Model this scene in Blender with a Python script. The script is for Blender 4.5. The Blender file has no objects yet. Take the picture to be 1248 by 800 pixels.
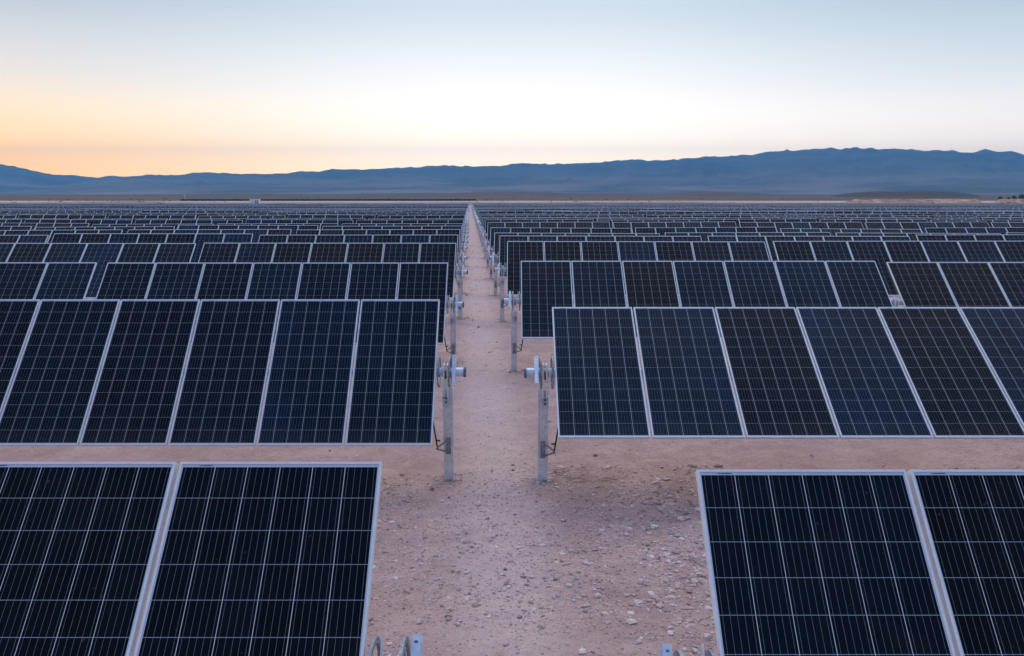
import bpy, bmesh, math, random
import numpy as np
from mathutils import Vector, Matrix

random.seed(7)
rng = np.random.default_rng(11)
scene = bpy.context.scene
COL = scene.collection
R = math.radians

# ------------------------------------------------------------------ camera
cam_d = bpy.data.cameras.new('camera')
cam_d.sensor_width = 36.0
cam_d.lens = 27.5
cam_d.clip_start = 0.05
cam_d.clip_end = 90000
cam = bpy.data.objects.new('camera', cam_d)
cam.location = (0, 0, 3.44)
cam.rotation_euler = (R(90 - 9.785), 0, 0)
COL.objects.link(cam)
scene.camera = cam

# ------------------------------------------------------------------ render
scene.render.engine = 'CYCLES'
cy = scene.cycles
cy.max_bounces = 5
cy.diffuse_bounces = 2
cy.glossy_bounces = 3
cy.transmission_bounces = 2
cy.volume_bounces = 0
cy.use_denoising = True
try:
    cy.denoiser = 'OPENIMAGEDENOISE'
    cy.denoising_input_passes = 'RGB_ALBEDO_NORMAL'
    cy.denoising_prefilter = 'ACCURATE'
except Exception:
    pass
cy.caustics_reflective = False
cy.caustics_refractive = False
vs = scene.view_settings
vs.view_transform = 'Standard'
vs.look = 'None'
vs.gamma = 1.0
vs.exposure = 0.58

# ------------------------------------------------------------------ world: dusk sky
SUN_AZ, SUN_EL = -42.0, 1.0          # azimuth from +Y (negative = left), elevation
W = bpy.data.worlds.new('World')
scene.world = W
W.use_nodes = True
nt = W.node_tree
nt.nodes.clear()


def wn(t, **kw):
    n = nt.nodes.new(t)
    for k, v in kw.items():
        setattr(n, k, v)
    return n


def ramp(tree, stops, interp='LINEAR'):
    n = tree.nodes.new('ShaderNodeValToRGB')
    cr = n.color_ramp
    cr.interpolation = interp
    while len(cr.elements) < len(stops):
        cr.elements.new(0.5)
    for e, (p, c) in zip(cr.elements, stops):
        e.position = p
        e.color = (*c, 1.0)
    return n


tc = wn('ShaderNodeTexCoord')
sep = wn('ShaderNodeSeparateXYZ')
nt.links.new(tc.outputs['Generated'], sep.inputs[0])
ELEV = [0.0, 0.035, 0.075, 0.125, 0.185, 0.25, 0.5, 1.0]
SKY_K = 4.5
front = [(2.60, 1.98, 1.10), (2.40, 1.86, 1.20), (1.66, 1.44, 1.17), (1.04, 1.00, .93), (.68, .72, .74), (.40, .48, .55), (1.30, 1.27, 1.26), (1.90, 1.78, 1.70)]
left = [(3.0, 1.32, .0), (2.6, 1.22, .0), (1.34, .92, .32), (.66, .65, .61), (.40, .46, .50), (.12, .22, .34), (1.15, 1.15, 1.18), (1.90, 1.78, 1.70)]
right = [(2.30, 1.66, 1.12), (2.10, 1.60, 1.14), (1.24, 1.12, .99), (.66, .69, .70), (.40, .48, .54), (.20, .31, .42), (1.15, 1.15, 1.18), (1.90, 1.78, 1.70)]
back = [(.66, .56, .54), (.70, .58, .56), (.66, .56, .56), (.55, .49, .53), (.44, .42, .48), (.35, .36, .44), (.17, .22, .36), (.12, .23, .47)]
front, left, right, back = [[tuple(v / SKY_K for v in c) for c in q] for q in (front, left, right, back)]
rf, rl, rr_, rb = [ramp(nt, list(zip(ELEV, c))) for c in (front, left, right, back)]
for n in (rf, rl, rr_, rb):
    n.color_ramp.interpolation = 'B_SPLINE'
    nt.links.new(sep.outputs['Z'], n.inputs[0])


def direction_mask(az, lo, hi):
    d = wn('ShaderNodeVectorMath', operation='DOT_PRODUCT')
    nt.links.new(tc.outputs['Generated'], d.inputs[0])
    d.inputs[1].default_value = (math.sin(R(az)), math.cos(R(az)), 0)
    m = wn('ShaderNodeMapRange', interpolation_type='SMOOTHSTEP')
    m.inputs['From Min'].default_value = lo
    m.inputs['From Max'].default_value = hi
    nt.links.new(d.outputs['Value'], m.inputs['Value'])
    return m.outputs['Result']


def wmix(fac, a, b):
    m = wn('ShaderNodeMix', data_type='RGBA')
    nt.links.new(fac, m.inputs['Factor'])
    nt.links.new(a, m.inputs[6])
    nt.links.new(b, m.inputs[7])
    return m.outputs[2]


c1 = wmix(direction_mask(-64, .46, 1.0), rf.outputs[0], rl.outputs[0])
c1 = wmix(direction_mask(62, .50, 1.0), c1, rr_.outputs[0])
c2 = wmix(direction_mask(0, -.22, .80), rb.outputs[0], c1)
bg = wn('ShaderNodeBackground')
nt.links.new(c2, bg.inputs['Color'])
bg.inputs['Strength'].default_value = SKY_K
sky = wn('ShaderNodeTexSky', sky_type='NISHITA')
sky.sun_disc = False
sky.sun_elevation = R(SUN_EL)
sky.sun_rotation = R(SUN_AZ)
bg2 = wn('ShaderNodeBackground')
nt.links.new(sky.outputs[0], bg2.inputs['Color'])
bg2.inputs['Strength'].default_value = 0.02
add = wn('ShaderNodeAddShader')
nt.links.new(bg.outputs[0], add.inputs[0])
nt.links.new(bg2.outputs[0], add.inputs[1])
wo = wn('ShaderNodeOutputWorld')
nt.links.new(add.outputs[0], wo.inputs['Surface'])

# last warm glow of the sun that has just gone under the ridge
sun_d = bpy.data.lights.new('sun', 'SUN')
sun_d.energy = 0.25
sun_d.angle = R(12)
sun_d.color = (1.0, .72, .5)
sun = bpy.data.objects.new('sun', sun_d)
sdir = Vector((math.sin(R(SUN_AZ)) * math.cos(R(4)), math.cos(R(SUN_AZ)) * math.cos(R(4)), math.sin(R(4))))
sun.rotation_euler = sdir.to_track_quat('Z', 'Y').to_euler()
sun.location = (-30, 30, 40)
COL.objects.link(sun)


# ------------------------------------------------------------------ node helpers
class NT:
    """small material builder"""

    def __init__(self, name, rough=.8, metallic=0.0, ior=None, spec=None):
        self.m = bpy.data.materials.new(name)
        self.m.use_nodes = True
        self.t = self.m.node_tree
        self.b = self.t.nodes['Principled BSDF']
        self.b.inputs['Roughness'].default_value = rough
        self.b.inputs['Metallic'].default_value = metallic
        if ior:
            self.b.inputs['IOR'].default_value = ior
        if spec is not None:
            self.b.inputs['Specular IOR Level'].default_value = spec

    def n(self, t, **kw):
        x = self.t.nodes.new(t)
        for k, v in kw.items():
            setattr(x, k, v)
        return x

    def l(self, a, b):
        self.t.links.new(a, b)

    def put(self, sock, v):
        if isinstance(v, (int, float)):
            sock.default_value = v
        elif isinstance(v, tuple):
            sock.default_value = v if len(v) == len(sock.default_value) else (*v, 1.0)
        else:
            self.l(v, sock)

    def math(self, op, a, b=0.0, c=None, clamp=False):
        x = self.n('ShaderNodeMath', operation=op, use_clamp=clamp)
        self.put(x.inputs[0], a)
        self.put(x.inputs[1], b)
        if c is not None:
            self.put(x.inputs[2], c)
        return x.outputs[0]

    def mix(self, f, a, b, blend='MIX'):
        x = self.n('ShaderNodeMix', data_type='RGBA', blend_type=blend)
        self.put(x.inputs['Factor'], f)
        self.put(x.inputs[6], a)
        self.put(x.inputs[7], b)
        return x.outputs[2]

    def noise(self, vec, scale, detail=4, rough=.55, dist=0.0):
        x = self.n('ShaderNodeTexNoise')
        if vec is not None:
            self.l(vec, x.inputs['Vector'])
        x.inputs['Scale'].default_value = scale
        x.inputs['Detail'].default_value = detail
        x.inputs['Roughness'].default_value = rough
        x.inputs['Distortion'].default_value = dist
        return x.outputs['Fac']

    def step(self, v, lo, hi, a=0.0, b=1.0, smooth=True):
        x = self.n('ShaderNodeMapRange', interpolation_type='SMOOTHSTEP' if smooth else 'LINEAR')
        self.l(v, x.inputs['Value'])
        for k, val in (('From Min', lo), ('From Max', hi), ('To Min', a), ('To Max', b)):
            x.inputs[k].default_value = val
        return x.outputs['Result']

    def pos(self):
        return self.n('ShaderNodeNewGeometry').outputs['Position']

    def col(self, v):
        self.put(self.b.inputs['Base Color'], v)

    def bump(self, h, strength=.5, dist=.02):
        x = self.n('ShaderNodeBump')
        x.inputs['Strength'].default_value = strength
        x.inputs['Distance'].default_value = dist
        self.l(h, x.inputs['Height'])
        self.l(x.outputs[0], self.b.inputs['Normal'])


# ------------------------------------------------------------------ materials
PW, PL, PT = .998, 1.968, .036       # panel width, length, frame thickness
CELL, CELLV = .1608, .1596


def mat_glass():
    k = NT('cell_glass', rough=.10, ior=1.36, spec=.19)
    uv = k.n('ShaderNodeUVMap').outputs[0]
    s = k.n('ShaderNodeSeparateXYZ')
    k.l(uv, s.inputs[0])
    cu = k.math('DIVIDE', k.math('SUBTRACT', k.math('MULTIPLY', s.outputs[0], PW), (PW - 6 * CELL) / 2), CELL)
    cv = k.math('DIVIDE', k.math('SUBTRACT', k.math('MULTIPLY', s.outputs[1], PL), (PL - 12 * CELLV) / 2), CELLV)

    def edge(c, half):
        f = k.math('ABSOLUTE', k.math('SUBTRACT', k.math('FRACT', c), .5))
        return k.math('GREATER_THAN', f, .5 - half)

    def outside(c, n):
        return k.math('ADD', k.math('LESS_THAN', c, 0.0), k.math('GREATER_THAN', c, float(n)), clamp=True)
    gapv = edge(cu, .0095)
    gaph = edge(cv, .0075)
    bus = edge(k.math('ADD', k.math('MULTIPLY', cu, 5.0), .5), .017)
    margin = k.math('MAXIMUM', outside(cu, 6), outside(cv, 12))
    isl = k.n('ShaderNodeNewGeometry').outputs['Random Per Island']
    own = k.n('ShaderNodeAttribute', attribute_type='OBJECT', attribute_name='tone').outputs['Fac']
    rnd = k.math('FRACT', k.math('ADD', isl, k.math('MULTIPLY', k.n('ShaderNodeObjectInfo').outputs['Random'], 7.31)))
    isl = k.math('ADD', k.math('MULTIPLY', k.math('GREATER_THAN', own, .001), own), k.math('MULTIPLY', k.math('LESS_THAN', own, .001), rnd))
    comb = k.n('ShaderNodeCombineXYZ')
    k.l(k.math('FLOOR', cu), comb.inputs[0])
    k.l(k.math('FLOOR', cv), comb.inputs[1])
    k.l(k.math('MULTIPLY', isl, 97.0), comb.inputs[2])
    wnz = k.n('ShaderNodeTexWhiteNoise', noise_dimensions='3D')
    k.l(comb.outputs[0], wnz.inputs['Vector'])
    grain = k.noise(k.pos(), 55.0, 3, .6)
    navy = k.mix(k.step(isl, .10, .60), (.0013, .0017, .0024), (.0015, .0044, .0112))
    pat = k.step(k.noise(k.pos(), 1.1, 3, .55, .4), .30, .68, .35, 1.0)
    navy = k.mix(k.math('MULTIPLY', pat, k.step(isl, .45, .95)), navy, (.0042, .0185, .0490))  # patchy blue coating sheen painted into the cell colour
    navy = k.mix(k.math('LESS_THAN', isl, .13), navy, (.0075, .0055, .0050))
    cell = k.mix(k.math('MULTIPLY', wnz.outputs['Value'], .14), navy, (.010, .018, .034))
    cell = k.mix(k.math('MULTIPLY', k.step(grain, .45, .75), .10), cell, (.010, .018, .034))
    c = k.mix(bus, cell, (.23, .28, .37))
    c = k.mix(gaph, c, (.34, .39, .48))
    c = k.mix(gapv, c, (.64, .66, .72))
    c = k.mix(margin, c, (.50, .57, .70))
    # thin uneven film of dust, thicker towards the lower edge where rain leaves it
    d1 = k.noise(k.pos(), 2.3, 5, .62, .6)
    d2 = k.noise(k.pos(), 14.0, 4, .6)
    low = k.step(s.outputs[1], .16, 0.0)
    dust = k.math('ADD', k.math('MULTIPLY', k.step(d1, .48, .82), .016), k.math('MULTIPLY', k.math('MULTIPLY', low, d2), .07))
    spots = k.math('MULTIPLY', k.step(k.noise(k.pos(), 31.0, 1, .4), .77, .80), .10)
    dust = k.math('ADD', dust, spots, clamp=True)
    c = k.mix(dust, c, (.30, .27, .27))
    k.col(c)
    k.l(k.step(d1, .3, .8, .06, .22), k.b.inputs['Roughness'])
    return k.m


def mat_metal(name, a, b, rough=.42, metallic=.75, scale=18.0):
    k = NT(name, rough=rough, metallic=metallic)
    p = k.n('ShaderNodeTexCoord').outputs['Object']
    v = k.n('ShaderNodeTexVoronoi')
    k.l(p, v.inputs['Vector'])
    v.inputs['Scale'].default_value = scale * 4
    sp = k.n('ShaderNodeSeparateColor')
    k.l(v.outputs['Color'], sp.inputs[0])
    f = k.math('ADD', k.math('MULTIPLY', k.noise(p, scale, 5, .65), .7), k.math('MULTIPLY', sp.outputs[0], .3))
    k.col(k.mix(k.step(f, .3, .75), a, b))
    k.l(k.step(k.noise(p, scale * .6, 3), .3, .7, rough - .10, rough + .14), k.b.inputs['Roughness'])
    return k.m


def mat_ground():
    k = NT('desert_ground', rough=.95, spec=.15)
    p = k.pos()
    s = k.n('ShaderNodeSeparateXYZ')
    k.l(p, s.inputs[0])
    big = k.noise(p, .35, 5, .6)
    mid = k.noise(p, 1.7, 6, .62, .4)
    fine = k.noise(p, 14.0, 6, .7)
    grit = k.noise(p, 70.0, 4, .7)
    c = k.mix(k.step(mid, .32, .70), GA, GB)
    c = k.mix(k.math('MULTIPLY', k.step(big, .42, .68), .55), c, GC)
    # worn, paler foot path down the aisle
    ax = k.math('ABSOLUTE', k.math('ADD', k.math('ADD', s.outputs[0], -.27), k.math('MULTIPLY', s.outputs[1], .0533)))
    ax = k.math('ADD', ax, k.math('MULTIPLY', k.math('SUBTRACT', mid, .5), .55))
    path = k.math('MULTIPLY', k.step(ax, .75, .12), .75)
    c = k.mix(path, c, GP)
    # red ochre stains and dark damp patches
    c = k.mix(k.math('MULTIPLY', k.step(k.noise(p, 2.9, 4, .6, .3), .63, .74), .38), c, (.34, .185, .145))
    c = k.mix(k.math('MULTIPLY', k.step(k.noise(p, .9, 5, .6, .5), .58, .70), .35), c, (.235, .185, .205))
    # sand grains and grit
    c = k.mix(k.math('MULTIPLY', k.step(fine, .35, .72), .50), k.mix(.22, c, (.10, .07, .075)), k.mix(.18, c, (.72, .62, .62)))
    c = k.mix(k.math('MULTIPLY', k.step(grit, .60, .72), .35), c, (.70, .62, .63))
    c = k.mix(k.math('MULTIPLY', k.step(grit, .40, .28), .45), c, (.13, .09, .09))
    v = k.n('ShaderNodeTexVoronoi')
    k.l(p, v.inputs['Vector'])
    v.inputs['Scale'].default_value = 21.0
    v.inputs['Randomness'].default_value = 1.0
    stone = k.step(v.outputs['Distance'], .30, .16)
    sc = k.n('ShaderNodeSeparateColor')
    k.l(v.outputs['Color'], sc.inputs[0])
    pick = k.math('GREATER_THAN', sc.outputs[0], .60)
    stone = k.math('MULTIPLY', stone, pick)
    c = k.mix(k.math('MULTIPLY', stone, .55), c, k.mix(sc.outputs[1], (.22, .17, .17), (.66, .60, .62)))
    # open plain beyond the array: pale sand and darker scrub flats in long streaks
    mp = k.n('ShaderNodeMapping')
    k.l(p, mp.inputs['Vector'])
    mp.inputs['Scale'].default_value = (.004, .022, 1)
    st = k.noise(mp.outputs[0], 1.0, 5, .6)
    far = k.step(s.outputs[1], 430.0, 560.0)
    plain = k.mix(k.step(st, .40, .60), (.20, .148, .14), (.38, .29, .27))
    strip = k.math('MULTIPLY', k.step(s.outputs[1], 630.0, 665.0), k.step(s.outputs[1], 790.0, 730.0))
    strip = k.math('MULTIPLY', strip, k.step(st, .34, .48))
    plain = k.mix(strip, plain, (.54, .44, .42))
    c = k.mix(far, c, plain)
    out = k.step(s.outputs[1], 740.0, 860.0)
    c = k.mix(out, c, k.mix(k.step(st, .4, .62), (.08, .058, .057), (.15, .108, .103)))
    v2 = k.n('ShaderNodeTexVoronoi')
    k.l(p, v2.inputs['Vector'])
    v2.inputs['Scale'].default_value = 52.0
    sc2 = k.n('ShaderNodeSeparateColor')
    k.l(v2.outputs['Color'], sc2.inputs[0])
    st2 = k.math('MULTIPLY', k.step(v2.outputs['Distance'], .36, .20), k.math('GREATER_THAN', sc2.outputs[0], .62))
    st2 = k.math('MULTIPLY', st2, k.step(s.outputs[1], 40.0, 15.0))
    c = k.mix(k.math('MULTIPLY', st2, .6), c, k.mix(sc2.outputs[1], (.24, .165, .16), (.82, .73, .72)))
    k.col(c)
    h = k.math('ADD', k.math('MULTIPLY', mid, .9), k.math('ADD', k.math('MULTIPLY', fine, .40), k.math('MULTIPLY', grit, .10)))
    h = k.math('ADD', h, k.math('ADD', k.math('MULTIPLY', stone, .25), k.math('MULTIPLY', st2, .12)))
    k.bump(h, 1.0, .055)
    return k.m


GA, GB, GC, GP = (.50, .325, .318), (.645, .455, .44), (.485, .322, .326), (.74, .56, .555)


def mat_stone(name='stone'):
    k = NT(name, rough=.9, spec=.2)
    isl = k.n('ShaderNodeNewGeometry').outputs['Random Per Island']
    rr = ramp(k.t, [(0, (.26, .175, .165)), (.18, (.42, .29, .28)), (.5, (.55, .41, .40)), (.8, (.66, .53, .52)), (1, (.78, .70, .69))])
    k.l(isl, rr.inputs[0])
    nz = k.noise(k.n('ShaderNodeTexCoord').outputs['Object'], 40.0, 5, .65)
    k.col(k.mix(k.math('MULTIPLY', k.step(nz, .35, .7), .5), rr.outputs[0], (.5, .42, .41)))
    k.bump(nz, .5, .006)
    return k.m


def mat_plain(name, a, b, scale, rough=.9, detail=5, bump=0.0):
    k = NT(name, rough=rough, spec=.2)
    p = k.n('ShaderNodeTexCoord').outputs['Object']
    f = k.noise(p, scale, detail, .6)
    k.col(k.mix(k.step(f, .35, .68), a, b))
    if bump:
        k.bump(f, 1.0, bump)
    return k.m


def mat_mountain(name, a, b, c):
    k = NT(name, rough=1.0, spec=.05)
    p = k.pos()
    s = k.n('ShaderNodeSeparateXYZ')
    k.l(p, s.inputs[0])
    f = k.noise(p, .0016, 8, .62)
    col = k.mix(k.step(f, .38, .62), a, b)
    fan_haze = k.noise(p, .0007, 5, .55, .5)
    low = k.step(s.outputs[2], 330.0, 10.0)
    col = k.mix(k.math('MULTIPLY', k.math('MULTIPLY', low, k.step(fan_haze, .36, .62)), .5), col, c)  # pale fans, spread over the low slopes to paint in haze at the base
    k.col(col)
    return k.m


M = {
    'glass': mat_glass(),
    'frame': mat_metal('anodised_frame', (.70, .75, .83), (.78, .82, .88), .40, .15, 9),
    'back': mat_plain('back_sheet', (.55, .56, .58), (.62, .63, .65), 4, .6),
    'galv': mat_metal('galvanised_steel', (.56, .67, .82), (.72, .82, .94), .40, .3, 9),
    'galv_bright': mat_metal('bright_zinc', (.78, .83, .88), (.90, .93, .96), .35, .2, 12),
    'post': mat_metal('weathered_galvanised_steel', (.60, .63, .68), (.74, .77, .82), .55, .25, 7),
    'dark': mat_metal('dark_steel', (.10, .12, .15), (.20, .23, .27), .45, .5, 12),
    'rubber': mat_plain('black_rubber', (.02, .02, .022), (.045, .045, .05), 20, .7),
    'dull': mat_metal('dull_steel', (.22, .24, .28), (.36, .38, .43), .55, .4, 12),
    'ground': mat_ground(),
    'stone': mat_stone(),
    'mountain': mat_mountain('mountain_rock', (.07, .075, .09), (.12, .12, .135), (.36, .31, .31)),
    'hill': mat_plain('brown_hillside', (.065, .046, .046), (.13, .092, .09), .012, 1.0, 7),
    'hill_dark': mat_plain('dark_hillside', (.028, .024, .028), (.06, .05, .053), .02, 1.0, 7),
    'bank': mat_plain('sandy_bank', (.24, .13, .09), (.56, .39, .31), .13, 1.0, 4),
    'white': mat_plain('white_painted_steel', (.74, .76, .80), (.80, .82, .85), 2, .5),
    'straw': mat_plain('dry_straw', (.34, .26, .21), (.58, .48, .40), 30, .9),
    'leaf': mat_plain('dusty_leaves', (.06, .08, .055), (.12, .13, .09), .9, .9),
    'scrub': mat_plain('dusty_scrub', (.15, .11, .10), (.27, .20, .18), .6, .95),
    'bark': mat_plain('bark', (.10, .08, .06), (.17, .13, .10), 3, .95),
    'lamp': mat_plain('yellow_paint', (.75, .66, .25), (.82, .74, .32), 3, .5),
}


# ------------------------------------------------------------------ mesh helpers
class MB:
    """collects shapes into one mesh"""

    def __init__(self):
        self.v, self.f, self.mi, self.uv = [], [], [], []

    def add(self, vs, fs, mi=0, uvs=None):
        o = len(self.v)
        self.v += [tuple(p) for p in vs]
        for i, f in enumerate(fs):
            self.f.append(tuple(o + j for j in f))
            self.mi.append(mi)
            self.uv.append(uvs[i] if uvs else None)
        return self

    def box(self, x0, x1, y0, y1, z0, z1, mi=0):
        if x0 > x1:
            x0, x1 = x1, x0
        vs = [(x, y, z) for z in (z0, z1) for y in (y0, y1) for x in (x0, x1)]
        return self.add(vs, [(0, 2, 3, 1), (4, 5, 7, 6), (0, 1, 5, 4), (1, 3, 7, 5), (3, 2, 6, 7), (2, 0, 4, 6)], mi)

    def tube(self, p, q, r, seg=16, mi=0, r2=None, caps=True):
        p, q = Vector(p), Vector(q)
        d = (q - p).normalized()
        a = d.orthogonal().normalized()
        b = d.cross(a)
        r2 = r if r2 is None else r2
        vs = []
        for c, rr in ((p, r), (q, r2)):
            for i in range(seg):
                t = 2 * math.pi * i / seg
                vs.append(c + (a * math.cos(t) + b * math.sin(t)) * rr)
        fs = [(i, (i + 1) % seg, seg + (i + 1) % seg, seg + i) for i in range(seg)]
        if caps:
            fs += [tuple(range(seg - 1, -1, -1)), tuple(range(seg, 2 * seg))]
        return self.add(vs, fs, mi)

    def ring_x(self, x0, x1, ro, ri, seg=40, cz=0.0, mi=0):
        """flat annulus standing across the x axis"""
        vs = []
        for x in (x0, x1):
            for r in (ro, ri):
                for i in range(seg):
                    t = 2 * math.pi * i / seg
                    vs.append((x, r * math.cos(t), cz + r * math.sin(t)))
        fs = []
        for i in range(seg):
            j = (i + 1) % seg
            A, B, C, D = 0, seg, 2 * seg, 3 * seg
            fs += [(A + i, A + j, B + j, B + i), (C + i, D + i, D + j, C + j), (A + i, C + i, C + j, A + j), (B + i, B + j, D + j, D + i)]
        return self.add(vs, fs, mi)

    def prism_x(self, outline, x0, x1, mi=0):
        """outline of (y, z) extruded along x"""
        n = len(outline)
        vs = [(x0, y, z) for y, z in outline] + [(x1, y, z) for y, z in outline]
        fs = [tuple(range(n)), tuple(range(2 * n - 1, n - 1, -1))]
        fs += [(i, n + i, n + (i + 1) % n, (i + 1) % n) for i in range(n)]
        return self.add(vs, fs, mi)

    def rot_x(self, t):
        c, s = math.cos(t), math.sin(t)
        self.v = [(x, y * c - z * s, y * s + z * c) for x, y, z in self.v]
        return self

    def move(self, dx, dy, dz):
        self.v = [(x + dx, y + dy, z + dz) for x, y, z in self.v]
        return self

    def join(self, other, mi_off=0):
        o = len(self.v)
        self.v += other.v
        self.f += [tuple(o + j for j in f) for f in other.f]
        self.mi += [m + mi_off for m in other.mi]
        self.uv += other.uv
        return self

    def mirror_x(self):
        self.v = [(-x, y, z) for x, y, z in self.v]
        self.f = [tuple(reversed(f)) for f in self.f]
        self.uv = [None if u is None else list(reversed(u)) for u in self.uv]
        return self

    def mesh(self, name, mats, smooth=False, recalc=True):
        me = bpy.data.meshes.new(name)
        me.from_pydata(self.v, [], self.f)
        for m in mats:
            me.materials.append(M[m])
        me.polygons.foreach_set('material_index', np.array(self.mi, dtype=np.int32))
        if any(u is not None for u in self.uv):
            lay = me.uv_layers.new(name='UVMap')
            k = 0
            for f, u in zip(self.f, self.uv):
                for j in range(len(f)):
                    lay.data[k].uv = u[j] if u else (.5, .0005)
                    k += 1
        if recalc:
            bm = bmesh.new()
            bm.from_mesh(me)
            bmesh.ops.recalc_face_normals(bm, faces=bm.faces)
            bm.to_mesh(me)
            bm.free()
        if smooth:
            me.polygons.foreach_set('use_smooth', np.ones(len(me.polygons), dtype=bool))
            try:
                me.set_sharp_from_angle(angle=R(35))
            except Exception:
                pass
        me.update()
        return me


def link(name, me, parent=None, loc=(0, 0, 0), rx=0.0, rz=0.0):
    o = bpy.data.objects.new(name, me)
    COL.objects.link(o)
    if parent is not None:
        o.parent = parent
    o.location = loc
    o.rotation_euler = (rx, 0, rz)
    return o


def tag(o, label=None, cat=None, group=None, kind=None):
    if label:
        o['label'] = label
    if cat:
        o['category'] = cat
    if group:
        o['group'] = group
    if kind:
        o['kind'] = kind
    return o


def np_mesh(name, verts, faces, mats, smooth=True, mi=None, uv=None):
    """verts (n,3), faces (m,k) with one k for all"""
    verts = np.asarray(verts, dtype=np.float32)
    faces = np.asarray(faces, dtype=np.int32)
    me = bpy.data.meshes.new(name)
    k = faces.shape[1]
    me.vertices.add(len(verts))
    me.vertices.foreach_set('co', verts.ravel())
    me.loops.add(faces.size)
    me.loops.foreach_set('vertex_index', faces.ravel())
    me.polygons.add(len(faces))
    me.polygons.foreach_set('loop_start', np.arange(0, faces.size, k, dtype=np.int32))
    me.polygons.foreach_set('loop_total', np.full(len(faces), k, dtype=np.int32))
    for m in mats:
        me.materials.append(M[m])
    if mi is not None:
        me.polygons.foreach_set('material_index', np.asarray(mi, dtype=np.int32))
    me.polygons.foreach_set('use_smooth', np.full(len(faces), smooth))
    if uv is not None:
        lay = me.uv_layers.new(name='UVMap')
        lay.data.foreach_set('uv', np.asarray(uv, dtype=np.float32).ravel())
    me.update(calc_edges=True)
    me.validate()
    return me


# value noise on numpy arrays
_tab = rng.random((256, 256))


def vnoise(x, y):
    xi, yi = np.floor(x).astype(int), np.floor(y).astype(int)
    fx, fy = x - xi, y - yi
    fx, fy = fx * fx * (3 - 2 * fx), fy * fy * (3 - 2 * fy)
    a = _tab[xi & 255, yi & 255]
    b = _tab[(xi + 1) & 255, yi & 255]
    c = _tab[xi & 255, (yi + 1) & 255]
    d = _tab[(xi + 1) & 255, (yi + 1) & 255]
    return (a * (1 - fx) + b * fx) * (1 - fy) + (c * (1 - fx) + d * fx) * fy - .5


def fbm(x, y, o=4):
    s, a = 0, 1.0
    for i in range(o):
        s = s + a * vnoise(x + 17.3 * i, y - 9.1 * i)
        x, y, a = x * 2.03, y * 2.03, a * .5
    return s


def sstep(v, lo, hi):
    t = np.clip((v - lo) / (hi - lo), 0, 1)
    return t * t * (3 - 2 * t)


def base_g(y):
    """the long fall of the ground away from the camera"""
    y = np.asarray(y, dtype=float)
    a = np.clip(y - 19, 0, None)
    b = np.clip(y - 60, 0, 360)
    return -(np.minimum(a, 41) * .0112 * sstep(y, 14, 30) + b * .0100)


def gz(x, y):
    x, y = np.asarray(x, dtype=float), np.asarray(y, dtype=float)
    near = np.exp(-(np.abs(y) / 60.0))
    dip = .11 * np.exp(-((y - 9.5) / 2.6) ** 2) * sstep(-x, .0, .9)
    return base_g(y) - dip + near * (fbm(x * .9, y * .9, 4) * .06 + fbm(x * 5.0, y * 5.0, 3) * .034) + fbm(x * .02, y * .02, 3) * .25 * sstep(y, 60, 400)


# ------------------------------------------------------------------ ground
def axis(dense, step, lim, grow):
    a, b = dense
    mid = list(np.arange(a, b + 1e-6, step))
    hi, s = [], step
    x = b
    while x < lim[1]:
        s *= grow
        x += s
        hi.append(min(x, lim[1]))
    lo, s, x = [], step, a
    while x > lim[0]:
        s *= grow
        x -= s
        lo.append(max(x, lim[0]))
    return np.array(lo[::-1] + mid + hi)


gx = axis((-3.2, 3.4), .055, (-19000, 19000), 1.055)
gy = axis((2.5, 12.0), .055, (-6000, 15000), 1.045)
X, Y = np.meshgrid(gx, gy)
Z = gz(X, Y)
nx, ny = len(gx), len(gy)
idx = np.arange(nx * ny).reshape(ny, nx)
faces = np.stack([idx[:-1, :-1], idx[:-1, 1:], idx[1:, 1:], idx[1:, :-1]], -1).reshape(-1, 4)
o = link('ground', np_mesh('ground', np.stack([X, Y, Z], -1).reshape(-1, 3), faces, ['ground']))
tag(o, kind='structure')

# ------------------------------------------------------------------ mountains and hills
CX, CY, F = 624.0, 400.0, 953.2
PITCH = R(9.785)


def px_dir(px, py):
    """azimuth and slope (rise over horizontal run) of a sight line"""
    u, v = (px - CX) / F, (py - CY) / F
    hy = math.cos(PITCH) - v * math.sin(PITCH)
    hz = -math.sin(PITCH) - v * math.cos(PITCH)
    return math.atan2(u, hy), hz / math.hypot(u, hy)


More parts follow.
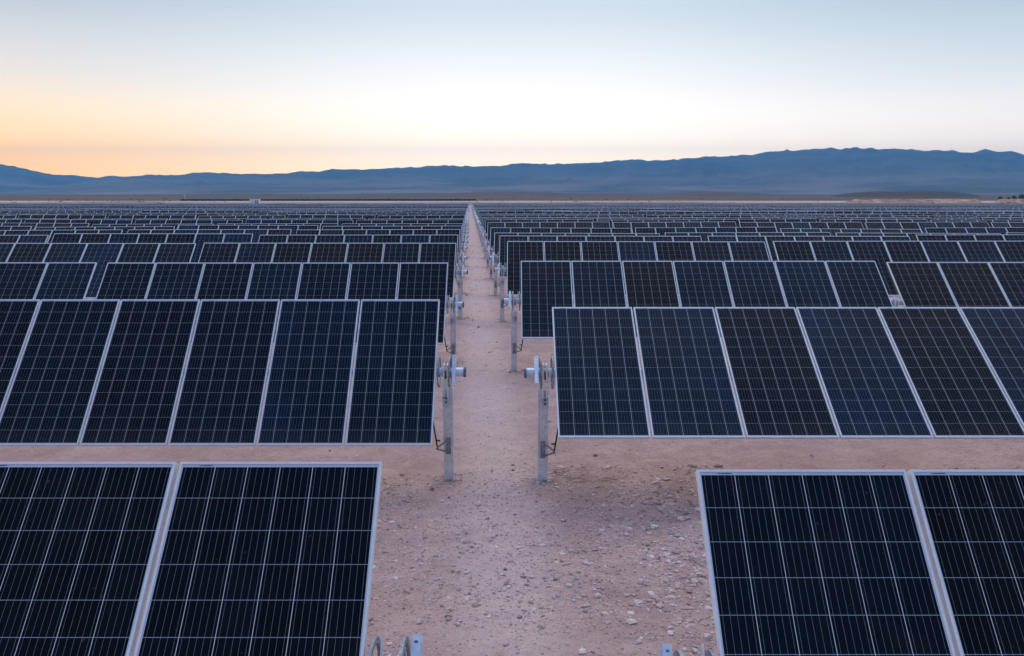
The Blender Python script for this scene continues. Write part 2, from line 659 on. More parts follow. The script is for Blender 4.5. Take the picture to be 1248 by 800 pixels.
def ridge(name, prof, d_ridge, d_front, d_back, mat, zbase, rough, seed, n=420, m=46, kind='structure'):
    pts = [px_dir(a, b) for a, b in prof]
    az = np.array([p[0] for p in pts])
    sl = np.array([p[1] for p in pts])
    A = np.linspace(az[0], az[-1], n)
    S = np.interp(A, az, sl)
    T = np.concatenate([np.linspace(0, 1, m), np.linspace(1.08, 2, m // 3)])
    AA, TT = np.meshgrid(A, T)
    SS = np.tile(S, (len(T), 1))
    wob = fbm(AA * 24 + seed, TT * 0 + seed, 3)
    dr = d_ridge * (1 + .05 * wob)
    D = np.where(TT <= 1, d_front + (dr - d_front) * TT, dr + (d_back - dr) * (TT - 1))
    peak = 3.44 + SS * dr - zbase
    fall = np.where(TT <= 1, TT ** 1.35, np.clip(2 - TT, 0, 1))
    spur = .6 * fbm(AA * 70 + seed * 3, TT * 2.2 + seed, 5) + .7 * (.25 - np.abs(fbm(AA * 130 + seed + 2 * fbm(AA * 20, TT * 3, 2), TT * 1.3, 4)))
    crest = fbm(AA * 190 + seed, TT * 6, 3)
    hgt = peak * fall * (1 + rough * spur * np.sin(np.clip(TT, 0, 1) * math.pi) * 1.6) + peak * .05 * crest * sstep(TT, .7, 1.0)
    Zm = zbase + np.clip(hgt, -5, None)
    Xm, Ym = D * np.sin(AA), D * np.cos(AA)
    ii = np.arange(len(T) * n).reshape(len(T), n)
    fc = np.stack([ii[:-1, :-1], ii[:-1, 1:], ii[1:, 1:], ii[1:, :-1]], -1).reshape(-1, 4)
    ob = link(name, np_mesh(name, np.stack([Xm, Ym, Zm], -1).reshape(-1, 3), fc, [mat]))
    return tag(ob, kind=kind)


main = [(-420, 215), (-250, 222), (-100, 228), (0, 232), (60, 228), (90, 222), (110, 218), (125, 216), (137, 214), (150, 215.5), (185, 213), (205, 213.6), (210, 213),
        (216, 214), (235, 211), (250, 210.5), (300, 212), (340, 212), (365, 209), (385, 210), (410, 206), (440, 207), (480, 205), (500, 204), (540, 202),
        (575, 203), (615, 202), (630, 199), (650, 199), (660, 200), (700, 199), (730, 198), (760, 195), (800, 195.5), (840, 193), (880, 190), (915, 189),
        (940, 185), (970, 183), (1000, 181), (1050, 180.5), (1075, 182), (1100, 181), (1130, 184), (1165, 184), (1185, 186.3), (1200, 183), (1215, 186),
        (1230, 184), (1248, 189), (1300, 186), (1400, 190), (1560, 184), (1720, 192)]
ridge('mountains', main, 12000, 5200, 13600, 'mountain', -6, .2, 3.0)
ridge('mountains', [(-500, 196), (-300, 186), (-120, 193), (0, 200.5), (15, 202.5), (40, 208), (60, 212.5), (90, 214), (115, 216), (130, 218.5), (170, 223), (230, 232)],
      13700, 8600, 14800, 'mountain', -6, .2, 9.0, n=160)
ridge('hills', [(-500, 240), (-200, 239), (0, 239), (60, 238.3), (140, 238), (200, 236.8), (300, 236.2), (380, 236.8), (450, 236), (560, 235.2), (600, 234), (650, 234.4), (700, 236),
                (750, 235.6), (800, 236.6), (830, 235.2), (850, 234), (866, 233.4), (890, 235), (930, 236.6), (1010, 238.5), (1100, 240), (1300, 241), (1700, 241)],
      2600, 1500, 3300, 'hill', -5.2, .25, 5.0, n=300, m=20)
ridge('hills', [(985, 243.5), (1005, 241), (1020, 237.6), (1040, 235), (1070, 233.4), (1100, 234.1), (1130, 232.8), (1160, 234), (1185, 237), (1205, 241.5), (1216, 243.5)],
      2100, 1350, 2700, 'hill_dark', -5.2, .2, 8.0, n=120, m=16)
ridge('sand_banks', [(1030, 246), (1042, 243.2), (1075, 242.9), (1110, 243.3), (1140, 242.8), (1175, 243.2), (1190, 243.1), (1196, 246)],
      725, 708, 750, 'bank', -4.5, .5, 2.0, n=120, m=8)
ridge('sand_banks', [(1212, 246), (1219, 243.2), (1240, 242.8), (1280, 243.2), (1340, 243.0), (1400, 246)],
      715, 698, 740, 'bank', -4.5, .5, 4.0, n=100, m=8)

# ------------------------------------------------------------------ solar tables
PITCH_P = 1.02                        # panel spacing along the tube
NPAN = 7
EDGE = .135                           # first panel edge from the post
MODULE = 7.36
STAND = .10                           # panel face above the tube axis


def panel_frame(mb=None):
    mb = mb or MB()
    w, l, t, lip = PW, PL, PT, .0115
    x0, x1, y0, y1 = -w / 2, w / 2, -l / 2, l / 2
    o = [(x0, y0), (x1, y0), (x1, y1), (x0, y1)]
    i = [(x0 + lip, y0 + lip), (x1 - lip, y0 + lip), (x1 - lip, y1 - lip), (x0 + lip, y1 - lip)]
    vs = [(*p, 0) for p in o] + [(*p, 0) for p in i] + [(*p, -t) for p in o] + [(*p, -.004) for p in i]
    fs = []
    for a in range(4):
        b = (a + 1) % 4
        fs += [(a, b, 4 + b, 4 + a), (a, 8 + a, 8 + b, b), (4 + a, 4 + b, 12 + b, 12 + a)]
    fs.append((8, 11, 10, 9))
    return mb.add(vs, fs, 0)


def panel_glass(mb=None, mi=0):
    mb = mb or MB()
    w, l, lip = PW, PL, .0115
    x0, x1, y0, y1 = -w / 2 + lip, w / 2 - lip, -l / 2 + lip, l / 2 - lip
    vs = [(x0, y0, -.0035), (x1, y0, -.0035), (x1, y1, -.0035), (x0, y1, -.0035)]
    uv = [[(.5 + x / w, .5 + y / l) for x, y, _ in vs]]
    return mb.add(vs, [(0, 1, 2, 3)], mi, uv)


ME = {}
ME['frame'] = panel_frame().mesh('panel_frame', ['frame'], recalc=False)
ME['glass'] = panel_glass().mesh('panel_glass', ['glass'], recalc=False)
ME['serial_label'] = MB().box(-.40, -.335, PL / 2 - .0215, PL / 2 - .0165, -.0032, -.0024).mesh('serial_label', ['dark'], recalc=False)
ME['panel'] = panel_glass(panel_frame(), 1).mesh('panel', ['frame', 'glass'], recalc=False)


def disc_outline(r, neck, zlow, seg=22):
    a0 = math.asin(neck / r)
    pts = []
    for i in range(seg + 1):
        t = -math.pi / 2 + a0 + (2 * math.pi - 2 * a0) * i / seg
        pts.append((r * math.cos(t), r * math.sin(t)))
    pts += [(-neck, zlow), (neck, zlow)]
    return pts


def kit(s):
    """hardware of one table in tube coordinates (origin: tube axis above the post), table growing towards +x; mirrored for s < 0"""
    k = {}
    m = MB()                                    # C-shaped post, web towards the camera
    w, d, t = .060, .075, .008
    zt = -.20
    m.add([(x, y, z) for z in (-2.3, zt) for x, y in ((-w, 0), (w, 0), (w, d), (w - .02, d), (w - .02, d - t), (w - t, d - t), (w - t, t), (-w + t, t), (-w + t, d - t), (-w + .02, d - t), (-w + .02, d), (-w, d))],
          [tuple(range(11, -1, -1)), tuple(range(12, 24))] + [(i, (i + 1) % 12, 12 + (i + 1) % 12, 12 + i) for i in range(12)])
    m.move(0, -.03, 0)
    k['post'] = (m, ['post'])
    m = MB()                                    # two bearing plates with round eyes
    for x in (-.012, .030):
        m.prism_x([(y, z) for y, z in disc_outline(.115, .045, -.30)], x - .010 + .012, x + .012, 0)
    m.ring_x(-.006, .052, .083, .058, 28, 0.0, 1)
    for x in (-.014, .030):
        m.box(x, x + .015, -.130, -.116, -.27, .120)
    m.box(-.016, .062, -.075, -.045, -.03, .07)
    m.tube((.004, -.03, .10), (.004, -.03, .112), .009, 8)
    m.tube((.038, -.03, .10), (.038, -.03, .112), .009, 8)
    m.tube((.004, -.03, .092), (.004, -.03, .106), .016, 6)
    m.tube((.038, -.03, .092), (.038, -.03, .106), .016, 6)
    k['bearing'] = (m, ['galv_bright', 'dull'])
    m = MB()
    for x in (-.004, .044):
        m.tube((x - .012, -.06, -.17), (x + .018, -.06, -.17), .014, 6)
        m.tube((x - .012, -.06, -.10), (x + .018, -.06, -.10), .014, 6)
    k['bolt'] = (m, ['galv_bright'])
    m = MB()                                    # folded bracket with two slots at the head of the post
    x0, x1 = -.012, .058
    yb = -.034
    m.box(x0, x1, yb - .006, yb, -.41, -.385).box(x0, x1, yb - .006, yb, -.355, -.335).box(x0, x1, yb - .006, yb, -.305, -.285)
    for a, b in ((-.385, -.355), (-.335, -.305)):
        m.box(x0, x0 + .018, yb - .006, yb, a, b).box(x1 - .018, x1, yb - .006, yb, a, b)
    m.box(x0 - .006, x0, yb - .046, yb, -.41, -.285).box(x1, x1 + .006, yb - .046, yb, -.41, -.285)
    m.box(x0 - .006, x1 + .006, yb - .046, yb, -.285, -.279)
    k['post_bracket'] = (m, ['galv'])
    m = MB()
    for a in (-.37, -.32):
        m.tube(((x0 + x1) / 2, yb + .0, a), ((x0 + x1) / 2, yb - .016, a), .0125, 6)
    k['bracket_bolt'] = (m, ['dark'])
    m = MB().ring_x(-.037, -.022, .190, .162, 44)      # hoops either side of the bearing
    for a in range(3):
        t_ = R(90 + 120 * a)
        m.tube((-.035, .05 * math.cos(t_), .05 * math.sin(t_)), (-.035, .165 * math.cos(t_), .165 * math.sin(t_)), .007, 6)
    m.ring_x(-.046, -.024, .064, .0555, 24)
    k['hoop'] = (m, ['dull'])
    m = MB().ring_x(.098, .112, .190, .162, 44).ring_x(.098, .124, .064, .0555, 24)
    for a in range(3):
        t_ = R(90 + 120 * a)
        m.tube((.113, .05 * math.cos(t_), .05 * math.sin(t_)), (.113, .165 * math.cos(t_), .165 * math.sin(t_)), .007, 6)
    k['hoop_inner'] = (m, ['dull'])
    m = MB()                                    # saddle rail, lies in the plane of the panels
    L2 = .208
    m.box(-.096, -.064, -L2, L2, .058, .062)
    m.box(-.100, -.096, -L2, L2, .026, .062).box(-.064, -.060, -L2, L2, .026, .062)
    m.box(-.106, -.100, -L2, L2, .026, .030)
    m.box(-.093, -.067, -.06, .06, .045, .0575)
    m.box(-.088, -.073, L2 - .034, L2 - .024, .0622, .0632, 1)
    m.box(.072, .078, -L2, L2, .030, .062)
    k['saddle_rail'] = (m, ['galv', 'dark'])
    m = MB().tube((-.218, 0, 0), (-.225, 0, 0), .0635, 22)
    m.ring_x(-.224, -.196, .0640, .0585, 26)
    k['end_cap'] = (m, ['dark'])
    m = MB()                                    # damper bracket low on the post
    zc = -.93
    m.box(-.030, .030, -.042, -.032, zc - .105, zc + .105)
    for z0, z1 in ((.085, -.02), (-.085, -.03)):
        m.tube((.0, -.040, zc + z0), (.145, -.050, zc + z1), .011, 8)
    m.tube((.135, -.075, zc - .025), (.135, -.025, zc - .025), .016, 10)
    m.tube((0, -.030, zc + .075), (0, -.055, zc + .075), .017, 8)
    m.tube((0, -.030, zc - .075), (0, -.055, zc - .075), .013, 6)
    k['damper_bracket'] = (m, ['dull'])
    m = MB()
    m.tube((.135, -.052, zc - .02), (.235, .10, -.42), .010, 10)
    m.tube((.235, .10, -.42), (.28, .22, -.05), .009, 8)
    m.tube((.10, -.052, zc + .07), (.155, -.052, zc + .08), .010, 8)
    k['damper'] = (m, ['rubber'])
    out = {}
    for n, (mb, mats) in k.items():
        if s < 0:
            mb.mirror_x()
        out[n] = mb.mesh(n + ('_west' if s < 0 else '_east'), mats, smooth=True)
        out[n + '_mb'] = (mb, mats)
    for n, xa, xb in (('tube_end', -.218, MODULE - .02), ('tube_run', -.02, MODULE - .02)):
        mb = MB().tube((s * xa, 0, 0), (s * xb, 0, 0), .055, 22)
        out[n] = mb.mesh('torque_tube', ['galv'], smooth=True)
    return out


KIT = {-1: kit(-1), 1: kit(1)}

# fitted tables beside the path: (y of panel centre, z of panel centre, tilt) by row, left and right
LEFT = {1: (3.054, 1.395, 48.0), 2: (9.269, 1.344, 50.7), 3: (15.711, 1.270, 48.7), 4: (21.477, 1.363, 44.7)}
RIGHT = {1: (2.933, 1.389, 49.5), 2: (8.916, 1.437, 37.4), 3: (14.988, 1.448, 41.5), 4: (21.0, 1.475, 42.0)}
TOPZ = {-1: {5: 1.97, 6: 1.89, 7: 1.79, 8: 1.675}, 1: {5: 1.96, 6: 1.76, 7: 1.72, 8: 1.76}}
NROWS = 69


def path_x(y):
    return .27 - .0533 * y


def row_geom(row, s):
    d = (LEFT if s < 0 else RIGHT).get(row)
    if d:
        return d
    y = (21.477 if s < 0 else 21.0) + 6.1 * (row - 4)
    r2 = random.Random(row * 7 + s)
    tilt = (46.0 if s < 0 else 43.0) + r2.uniform(-3.5, 3.5)
    tz = TOPZ[s].get(row)
    if tz:
        z = tz - PL / 2 * math.sin(R(tilt))
    else:
        z = float(base_g(y)) + 1.38 + r2.uniform(-.09, .09)
    return y, z, tilt


XIN = {(-1, 1): -.647, (1, 1): .884, (-1, 2): -.923, (1, 2): .502, (-1, 3): -1.339, (1, 3): .177, (-1, 4): -1.576, (1, 4): -.136}

ONES = ['', 'first', 'second', 'third', 'fourth', 'fifth', 'sixth', 'seventh', 'eighth', 'ninth', 'tenth', 'eleventh', 'twelfth', 'thirteenth', 'fourteenth',
        'fifteenth', 'sixteenth', 'seventeenth', 'eighteenth', 'nineteenth', 'twentieth']


def ordinal(n):
    if n <= 20:
        return ONES[n]
    return ('twenty-' if n < 30 else 'thirty-') + ONES[n % 10]


def in_view(x0, x1, y, margin=0.0):
    """does a table between x0 and x1 at depth y reach into the frame"""
    half = (.655 * (y + 1.0)) * (1 + margin) + margin * 20
    return min(x0, x1) < half and max(x0, x1) > -half


def table_label(row, col, s):
    side = 'left' if s < 0 else 'right'
    near = {(1, 1, -1): 'large steep solar table in the left foreground, cut off by the frame',
            (1, 1, 1): 'large steep solar table in the right foreground, cut off by the frame',
            (2, 1, -1): 'whole solar table left of the path, right behind the left foreground one',
            (2, 1, 1): 'flatter tilted solar table right of the path, right behind the right foreground one'}
    if (row, col, s) in near:
        return near[(row, col, s)]
    if col == 1:
        return f'solar table at the {side} edge of the dirt path, {ordinal(row)} row from the front'
    return f'{ordinal(col)} solar table {side} of the dirt path, in the {ordinal(row)} row from the front'


GROUP = 'tilted solar tables standing in rows'
ONE_MESH = {}
# which modules look black, blue or brownish in the tables nearest the camera
TONES = {(1, 1, -1): {0: .30, 1: .22, 2: .3}, (1, 1, 1): {0: .48, 1: .22, 2: .2},
         (2, 1, -1): {0: .70, 1: .78, 2: .55, 3: .35, 4: .50, 5: .30}, (2, 1, 1): {0: .80, 1: .92, 2: .50, 3: .95, 4: .40, 5: .82},
         (3, 1, -1): {0: .45, 1: .62, 2: .6, 3: .7, 4: .5, 5: .66, 6: .5}, (3, 1, 1): {0: .60, 1: .72, 2: .10, 3: .7, 4: .75, 5: .80, 6: .72}}


def one_mesh(s, end, tilt):
    """whole table in a single mesh for rows too small to show parts"""
    tq = round(tilt / 1.5) * 1.5
    key = (s, end, tq)
    if key in ONE_MESH:
        return ONE_MESH[key]
    mb = MB()
    for i in range(NPAN):
        p = panel_glass(panel_frame(), 1)
        p.move(s * (EDGE + PW / 2 + i * PITCH_P), 0, STAND).rot_x(R(tq))
        mb.join(p)
    mb.join(MB().tube((s * (-.218 if end else -.02), 0, 0), (s * (MODULE - .02), 0, 0), .055, 8), 2)
    mb.join(KIT[s]['post_mb'][0], 3)
    mb.join(MB().prism_x([(y, z) for y, z in disc_outline(.115, .045, -.30, 12)], -.02, .05), 4)
    if end:
        mb.join(MB().box(s * -.102, s * -.060, -.208, .208, .02, .062).rot_x(R(tq)), 2)
    ONE_MESH[key] = mb.mesh('solar_table', ['frame', 'glass', 'galv', 'post', 'galv_bright'], recalc=False)
    return ONE_MESH[key]


def make_table(row, col, s, y, zc, tilt, xi):
    """xi: x of the inner panel edge of this table"""
    t = R(tilt)
    n = Vector((0, -math.sin(t), math.cos(t)))
    px = xi - s * EDGE
    stand = .155 if (row, s) == (1, -1) else STAND
    axis_ = Vector((px, y, zc)) - n * stand
    g = float(gz(px, axis_.y))
    end = (col == 1)
    label = table_label(row, col, s)
    roll = 0.0 if row <= 3 else R(random.Random(row * 77 + col * 3 + s).uniform(-.35, .35))
    if row >= 13:
        o = link('solar_table', one_mesh(s, end, tilt), None, (axis_.x, axis_.y, axis_.z))
        o.rotation_euler.y = roll
        tag(o, label, 'solar panels', GROUP)
        return o
    root = link('solar_table', None, None, (px, axis_.y, g))
    root.empty_display_size = .3
    root.rotation_euler.y = roll
    tag(root, label, 'solar panels', GROUP)
    up = axis_.z - g
    K = KIT[s]
    A = Vector((0, 0, up))
    for i in range(NPAN):
        c = A + n * stand + Vector((s * (EDGE + PW / 2 + i * PITCH_P), 0, 0))
        if row <= 7:
            p = link('solar_panel', ME['frame'], root, c, t)
            gl = link('glass', ME['glass'], p)
            gl['tone'] = TONES.get((row, col, s), {}).get(i) or random.uniform(.02, 1.0)
            if row <= 2:
                link('serial_label', ME['serial_label'], p)
        else:
            link('solar_panel', ME['panel'], root, c, t)
    tube = link('torque_tube', K['tube_end' if end else 'tube_run'], root, A)
    link('post', K['post'], root, A)
    b = link('bearing', K['bearing'], root, A)
    if row <= 7:
        link('bolts', K['bolt'], b)
        pb = link('post_bracket', K['post_bracket'], root, A)
        link('bolts', K['bracket_bolt'], pb)
        if end:
            d = link('damper_bracket', K['damper_bracket'], root, A)
            link('damper', K['damper'], root, A)
    hy = 0.0 if row == 1 else 1.8
    if end:
        slide = -.02 if (row, s) == (1, -1) else 0.0
        link('saddle_rail', K['saddle_rail'], root, A + Vector((0, math.cos(t), math.sin(t))) * slide, t)
        link('end_cap', K['end_cap'], tube)
        link('hoop', K['hoop'], root, A, 0, s * R(hy))
        if row <= 7:
            link('hoop', K['hoop_inner'], root, A, 0, s * R(hy))
    return root


far_tables = []                       # (px, y, z, tilt, s, end)
count = 0
BUDGET = 300
for row in range(1, NROWS + 1):
    cand = []
    for s in (-1, 1):
        y, zc, tilt = row_geom(row, s)
        xin = XIN.get((s, row), path_x(y) + s * .735)
        for col in range(1, 60):
            xi = xin + s * (col - 1) * MODULE
            x_out = xi + s * (NPAN * PITCH_P)
            if not in_view(xi, x_out, y, .22):
                break
            r3 = random.Random(row * 1000 + col * 10 + s)
            dt = 0 if col == 1 else r3.uniform(-.8, .8) + (r3.choice([-3, 3]) if r3.random() < .06 else 0)
            dz = 0 if col == 1 else r3.uniform(-.025, .025)
            cand.append((abs(xi), row, col, s, y, zc + dz, tilt + dt, xi, in_view(xi, x_out, y, 0)))
    cand.sort()
    for _, rw, col, s, y, zc, tilt, xi, vis in cand:
        if vis and count < BUDGET:
            make_table(rw, col, s, y, zc, tilt, xi)
            count += 1
        else:
            t = R(tilt)
            far_tables.append((xi - s * EDGE, y + math.sin(t) * STAND, zc - math.cos(t) * STAND, t, s, col == 1))


def far_mesh(tables):
    """the far part of the field: panels, frames, tubes and posts of the tables that are only a few pixels tall"""
    V, Fc, MI, UV = [], [], [], []
    nv = 0
    quad = np.array([[0, 1, 2, 3]])
    boxf = np.array([(0, 2, 3, 1), (4, 5, 7, 6), (0, 1, 5, 4), (1, 3, 7, 5), (3, 2, 6, 7), (2, 0, 4, 6)])

    def boxv(x0, x1, y0, y1, z0, z1):
        return np.array([(x, y, z) for z in (z0, z1) for y in (y0, y1) for x in (x0, x1)], dtype=float)
    tv, tf, tm, tu = [], [], [], []   # table in panel coordinates, growing to +x
    n = 0
    uz = [(.5, .0005)] * 4
    for i in range(NPAN):
        a = EDGE + i * PITCH_P
        tv.append(boxv(a, a + PW, -PL / 2, PL / 2, STAND - PT, STAND))
        tf.append(boxf + n); tm += [0] * 6; tu += [uz] * 6; n += 8
        l = .0115
        x0, x1, y0, y1 = a + l, a + PW - l, -PL / 2 + l, PL / 2 - l
        tv.append(np.array([(x0, y0, STAND + .003), (x1, y0, STAND + .003), (x1, y1, STAND + .003), (x0, y1, STAND + .003)]))
        tf.append(quad + n); tm += [1]; n += 4
        tu += [[(l / PW, l / PL), (1 - l / PW, l / PL), (1 - l / PW, 1 - l / PL), (l / PW, 1 - l / PL)]]
    tv, tf = np.concatenate(tv), np.concatenate(tf)
    pv = [boxv(-.02, MODULE - .02, -.05, .05, -.05, .05), boxv(-.06, .06, -.03, .045, -2.2, -.06), boxv(-.02, .05, -.11, .11, -.12, .12)]
    ev = boxv(-.21, -.02, -.055, .055, -.05, .055)
    for px, y, z, t, s, end in tables:
        c, sn = math.cos(t), math.sin(t)
        a = tv.copy()
        a = np.stack([s * a[:, 0], a[:, 1] * c - a[:, 2] * sn, a[:, 1] * sn + a[:, 2] * c], -1)
        parts = [(a, tf, tm, tu)]
        for q, mat in zip(pv + ([ev] if end else []), (2, 3, 2, 2)):
            b = q * np.array([s, 1, 1])
            parts.append((b, boxf, [mat] * 6, [uz] * 6))
        for vv, ff, mm, uu in parts:
            V.append(vv + np.array([px, y, z]))
            f2 = ff[:, ::-1] if s < 0 else ff
            Fc.append(f2 + nv)
            MI += mm
            u2 = np.array(uu)
            UV.append(u2[:, ::-1] if s < 0 else u2)
            nv += len(vv)
    return np_mesh('solar_field', np.concatenate(V), np.concatenate(Fc), ['frame', 'glass', 'galv', 'post'], smooth=False, mi=MI, uv=np.concatenate(UV).reshape(-1, 2))


o = link('solar_field', far_mesh(far_tables))
tag(o, 'distant solar tables massed in thin rows up to the end of the field', 'solar panels', kind='stuff')

# a second array beyond the end of the field, left of the path
arr = []
for yy in (640.0, 650.0, 660.0):
    for i in range(60):
        xx = -232 + i * MODULE * (200 / (60 * MODULE)) * 1.0
    k0 = -268.0 * yy / 640
    while k0 < -34.0 * yy / 640:
        arr.append((k0 + MODULE, yy, -4.1 + 2.0, R(50), -1, False))
        k0 += MODULE
o = link('distant_solar_array', far_mesh(arr))
tag(o, 'dark thin line of solar tables on the plain left of the path end', 'solar panels', kind='stuff')


# ------------------------------------------------------------------ things on the plain
def ground_at(px, dist):
    a, _ = px_dir(px, 240)
    x, y = dist * math.sin(a), dist * math.cos(a)
    return x, y, float(gz(x, y))


x, y, z = ground_at(310.5, 540)
root = link('inverter_station', None, None, (x, y, z))
tag(root, 'small white box building at the far left edge of the solar field', 'building')
link('wall', MB().box(-3.1, 3.1, -1.5, 1.5, .25, 3.55).mesh('wall', ['white']), root)
link('roof', MB().box(-3.25, 3.25, -1.65, 1.65, 3.555, 3.70).mesh('roof', ['white']), root)
link('plinth', MB().box(-3.0, 3.0, -1.4, 1.4, -.6, .247).mesh('plinth', ['dull']), root)
for xx in (.9, 2.1):
    link('door', MB().box(xx - .45, xx + .45, -1.56, -1.503, .4, 2.9).mesh('door', ['dull']), root)

x, y, z = ground_at(225, 900)
root = link('lamp_mast', None, None, (x, y, z))
tag(root, 'thin far mast with a pale yellow head above the plain', 'mast')
link('pole', MB().tube((0, 0, -.5), (0, 0, 5.0), .12, 8).mesh('pole', ['galv']), root)
link('lamp_head', MB().box(-.8, .8, -.5, .5, 5.0, 6.3).mesh('lamp_head', ['lamp']), root)


def leaf_crown(nl, rx, rz, size, seed, squash=1.0):
    r = np.random.default_rng(seed)
    cl = r.normal(0, 1, (9, 3))
    cl /= np.linalg.norm(cl, axis=1, keepdims=True)
    cl *= r.uniform(.3, .8, (9, 1))
    which = r.integers(0, 9, nl)
    p = cl[which] + r.normal(0, .24, (nl, 3))
    p *= np.array([rx, rx, rz])
    a = r.normal(0, 1, (nl, 3)); a /= np.linalg.norm(a, axis=1, keepdims=True)
    b = np.cross(a, r.normal(0, 1, (nl, 3))); b /= np.linalg.norm(b, axis=1, keepdims=True)
    sz = size * r.uniform(.6, 1.3, (nl, 1))
    a, b = a * sz, b * sz * .6
    V = np.stack([p - a, p + b, p + a, p - b], 1).reshape(-1, 3)
    return V, np.arange(nl * 4).reshape(-1, 4)


def tree(px, dist, h, label, seed):
    x, y, z = ground_at(px, dist)
    root = link('tree', None, None, (x, y, z))
    tag(root, label, 'tree', 'trees on the plain by the sand bank')
    mb = MB().tube((0, 0, -.3), (.1, 0, h * .55), .22, 8, r2=.12)
    for a in range(4):
        q = a * 1.7 + seed
        mb.tube((.05, 0, h * .3), (math.cos(q) * h * .28, math.sin(q) * h * .28, h * .66), .09, 6, r2=.03)
    link('trunk', mb.mesh('trunk', ['bark']), root)
    V, Fq = leaf_crown(420, h * .42, h * .36, h * .075, seed)
    V[:, 2] += h * .64
    link('crown', np_mesh('crown', V, Fq, ['leaf'], smooth=False), root)


tree(1219, 930, 4.6, 'low dark tree at the start of the far right sand bank', 3)
tree(1229, 935, 3.6, 'lowest dark tree of the far right clump, between two others', 4)
tree(1236, 925, 5.8, 'rounded dark tree near the right end of the mountains', 5)
tree(1246, 930, 6.4, 'tallest dark tree cut by the right edge of the picture', 6)

# dry scrub on the plain beyond the array (uncountable)
Vs, Fs, nv = [], [], 0
r = np.random.default_rng(5)
for i in range(420):
    d = r.uniform(560, 1150)
    pxs = r.uniform(-120, 1370)
    if 205 < pxs < 580 and d < 720:
        continue
    a, _ = px_dir(pxs, 240)
    sz = r.uniform(.3, .95) * (d / 800)
    V, Fq = leaf_crown(26, sz * 1.5, sz * .55, sz * .45, 100 + i)
    xx, yy = d * math.sin(a), d * math.cos(a)
    V += np.array([xx, yy, float(gz(xx, yy)) + sz * .4])
    Vs.append(V); Fs.append(Fq + nv); nv += len(V)
o = link('scrub', np_mesh('scrub', np.concatenate(Vs), np.concatenate(Fs), ['scrub'], smooth=False))
tag(o, 'low dry scrub scattered over the plain behind the solar field', 'scrub', kind='stuff')

# ------------------------------------------------------------------ gravel and stones
phi = (1 + 5 ** .5) / 2
ICO_V = np.array([(-1, phi, 0), (1, phi, 0), (-1, -phi, 0), (1, -phi, 0), (0, -1, phi), (0, 1, phi), (0, -1, -phi), (0, 1, -phi), (phi, 0, -1), (phi, 0, 1), (-phi, 0, -1), (-phi, 0, 1)]) / math.sqrt(1 + phi * phi)
ICO_F = np.array([(0, 11, 5), (0, 5, 1), (0, 1, 7), (0, 7, 10), (0, 10, 11), (1, 5, 9), (5, 11, 4), (11, 10, 2), (10, 7, 6), (7, 1, 8), (3, 9, 4), (3, 4, 2), (3, 2, 6), (3, 6, 8), (3, 8, 9), (4, 9, 5), (2, 4, 11), (6, 2, 10), (8, 6, 7), (9, 8, 1)])


def gravel():
    n1, n2, n3 = 42000, 14000, 12000
    y = np.concatenate([rng.uniform(2.4, 9.5, n1), 2.4 + 60 * rng.random(n2) ** 2, rng.uniform(5.0, 9.6, n3)])
    x = np.concatenate([rng.uniform(-2.4, 2.6, n1), rng.normal(0, 1.3, n2), rng.uniform(-8.5, 8.5, n3)])
    x[n1:n1 + n2] += path_x(y[n1:n1 + n2])
    for s_ in (-1, 1):                    # soil turned up round the feet of the posts
        for rw in range(1, 9):
            yy, _, tl = row_geom(rw, s_)
            xx = XIN.get((s_, rw), path_x(yy) + s_ * .735) - s_ * EDGE
            yy += math.sin(R(tl)) * STAND
            x = np.concatenate([x, xx + rng.normal(0, .13, 260)])
            y = np.concatenate([y, yy + rng.normal(0, .12, 260)])
    N = len(x)
    keep = rng.random(N) < np.clip(.35 + 1.0 * (fbm(x * 1.3, y * 1.3, 3) + .12), .08, 1) * np.where(np.abs(x - path_x(y)) < .35, .8, 1)
    keep[-4160:] = True
    x, y = x[keep], y[keep]
    N = len(x)
    size = np.clip(.0050 * np.exp(rng.normal(-.08, .58, N)), .002, .027) * (1 + np.clip(y - 9, 0, 40) * .03)
    size = np.where(np.abs(x - path_x(y)) > 1.4, size * 1.35, size)
    sc = size[:, None] * rng.uniform(.6, 1.6, (N, 3)) * np.array([1.25, 1.25, .62])
    jit = 1 + rng.uniform(-.32, .32, (N, 12, 1))
    v = ICO_V[None] * jit * sc[:, None, :]
    a = rng.uniform(0, 6.28, N)
    ca, sa = np.cos(a)[:, None], np.sin(a)[:, None]
    v = np.stack([v[..., 0] * ca - v[..., 1] * sa, v[..., 0] * sa + v[..., 1] * ca, v[..., 2]], -1)
    v += np.stack([x, y, gz(x, y) + sc[:, 2] * .25], -1)[:, None, :]
    f = ICO_F[None] + (np.arange(N) * 12)[:, None, None]
    return np_mesh('gravel', v.reshape(-1, 3), f.reshape(-1, 3), ['stone'], smooth=False)


o = link('gravel', gravel())
tag(o, 'loose stones and grit strewn over the dirt path', 'gravel', kind='stuff')


def px_ground(px, py):
    u, v = (px - CX) / F, (py - CY) / F
    dy = math.cos(PITCH) - v * math.sin(PITCH)
    dz = -math.sin(PITCH) - v * math.cos(PITCH)
    k = -3.44 / dz
    return u * k, dy * k


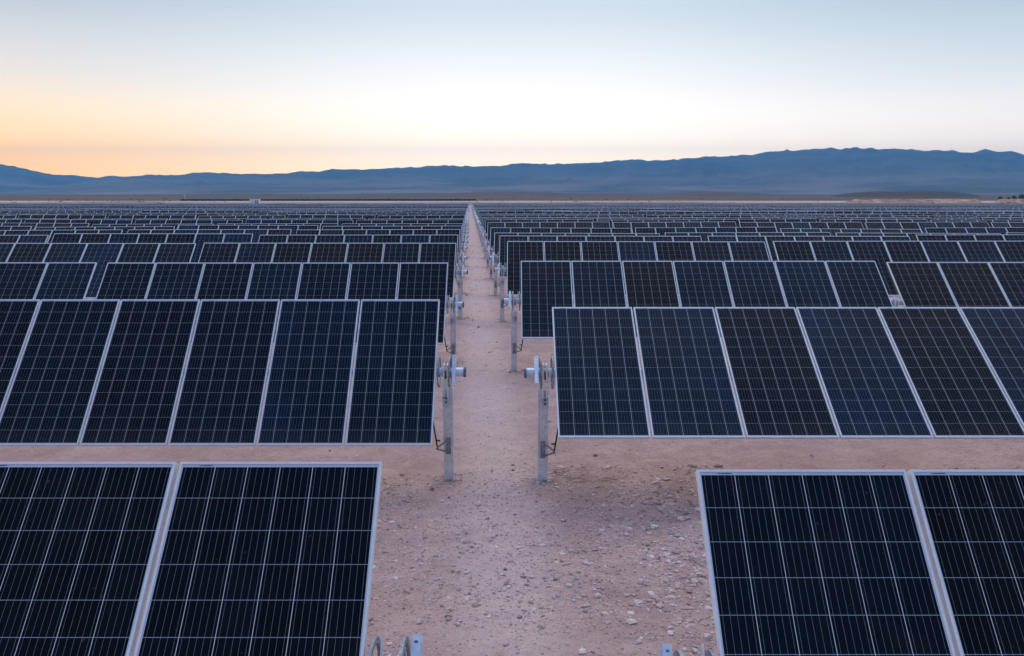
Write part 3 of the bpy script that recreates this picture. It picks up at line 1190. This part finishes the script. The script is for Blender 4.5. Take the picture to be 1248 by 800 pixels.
def stone(px, py, sx, sy, sz, label, seed, tone, rz=0.0):
    x, y = px_ground(px, py)
    bm = bmesh.new()
    bmesh.ops.create_icosphere(bm, subdivisions=3, radius=1)
    r = random.Random(seed)
    dirs = [Vector((r.gauss(0, 1), r.gauss(0, 1), r.gauss(0, 1))).normalized() for _ in range(11)]
    cut = [r.uniform(.55, .9) for _ in dirs]
    for v in bm.verts:
        for d, c in zip(dirs, cut):
            h = v.co.dot(d)
            if h > c:
                v.co -= d * (h - c) * .92
        v.co = Vector((v.co.x * sx, v.co.y * sy, v.co.z * sz))
    me = bpy.data.meshes.new('stone')
    bm.to_mesh(me)
    bm.free()
    me.materials.append(tone)
    o = link('stone', me, None, (x, y, float(gz(x, y)) + sz * .30), 0, rz)
    tag(o, label, 'stone', 'larger loose stones on the dirt')


pale = mat_plain('pale_stone', (.46, .42, .43), (.66, .62, .64), 30, .9, 5, .003)
grey = mat_plain('blue_grey_stone', (.40, .41, .47), (.54, .56, .62), 30, .9, 5, .003)
brown = mat_plain('brown_stone', (.17, .12, .115), (.31, .23, .21), 30, .9, 5, .003)
stone(652, 663, .030, .022, .017, 'pale lumpy stone in the open middle of the dirt path', 1, pale, .3)
stone(693, 713, .040, .026, .014, 'flat pale stone slab, widest loose stone on the path', 2, pale, -.2)
stone(699, 731, .022, .026, .012, 'small blue-grey stone just in front of the flat pale slab', 3, grey, .7)
stone(676, 704, .026, .020, .016, 'pinkish brown stone just behind the flat pale slab', 4, brown, .1)
stone(616, 691, .022, .016, .014, 'dark brown stone standing out left of the pale slab', 5, brown, .4)
stone(741, 762, .026, .018, .016, 'pale angular stone near the bottom beside the right foreground table', 6, pale, .5)
stone(546, 753, .036, .018, .012, 'long brown stone lying near the bottom left of the path', 7, brown, .1)
stone(989, 557, .030, .024, .024, 'blue-grey stone behind the right foreground table', 8, grey, .1)

# dry weed stems fallen at the foot of the right post
mb = MB()
r = random.Random(4)
for i in range(46):
    a, b = px_ground(r.uniform(668, 742), r.uniform(573, 592))
    L = r.uniform(.06, .30)
    q = r.uniform(-.5, .5)
    z = float(gz(a, b))
    mb.tube((a, b, z + .006), (a + math.cos(q) * L, b + math.sin(q) * L, z + r.uniform(.004, .05)), .0035, 5, r2=.0015)
o = link('dry_weeds', mb.mesh('dry_weeds', ['straw']))
tag(o, 'dry straw stems fallen at the foot of the right post', 'dry weeds', kind='stuff')

# ------------------------------------------------------------------ haze
HAZE = 8.2e-5
hz = bpy.data.materials.new('haze_air')
hz.use_nodes = True
t = hz.node_tree
t.nodes.clear()
pv = t.nodes.new('ShaderNodeVolumePrincipled')
pv.inputs['Color'].default_value = (.12, .50, 1.0, 1)
pv.inputs['Density'].default_value = HAZE
ou = t.nodes.new('ShaderNodeOutputMaterial')
t.links.new(pv.outputs[0], ou.inputs['Volume'])
M['haze'] = hz
mb = MB().box(-19300, 19300, -6500, 15200, -40, 830)
o = link('haze', mb.mesh('haze', ['haze']))
tag(o, kind='stuff')
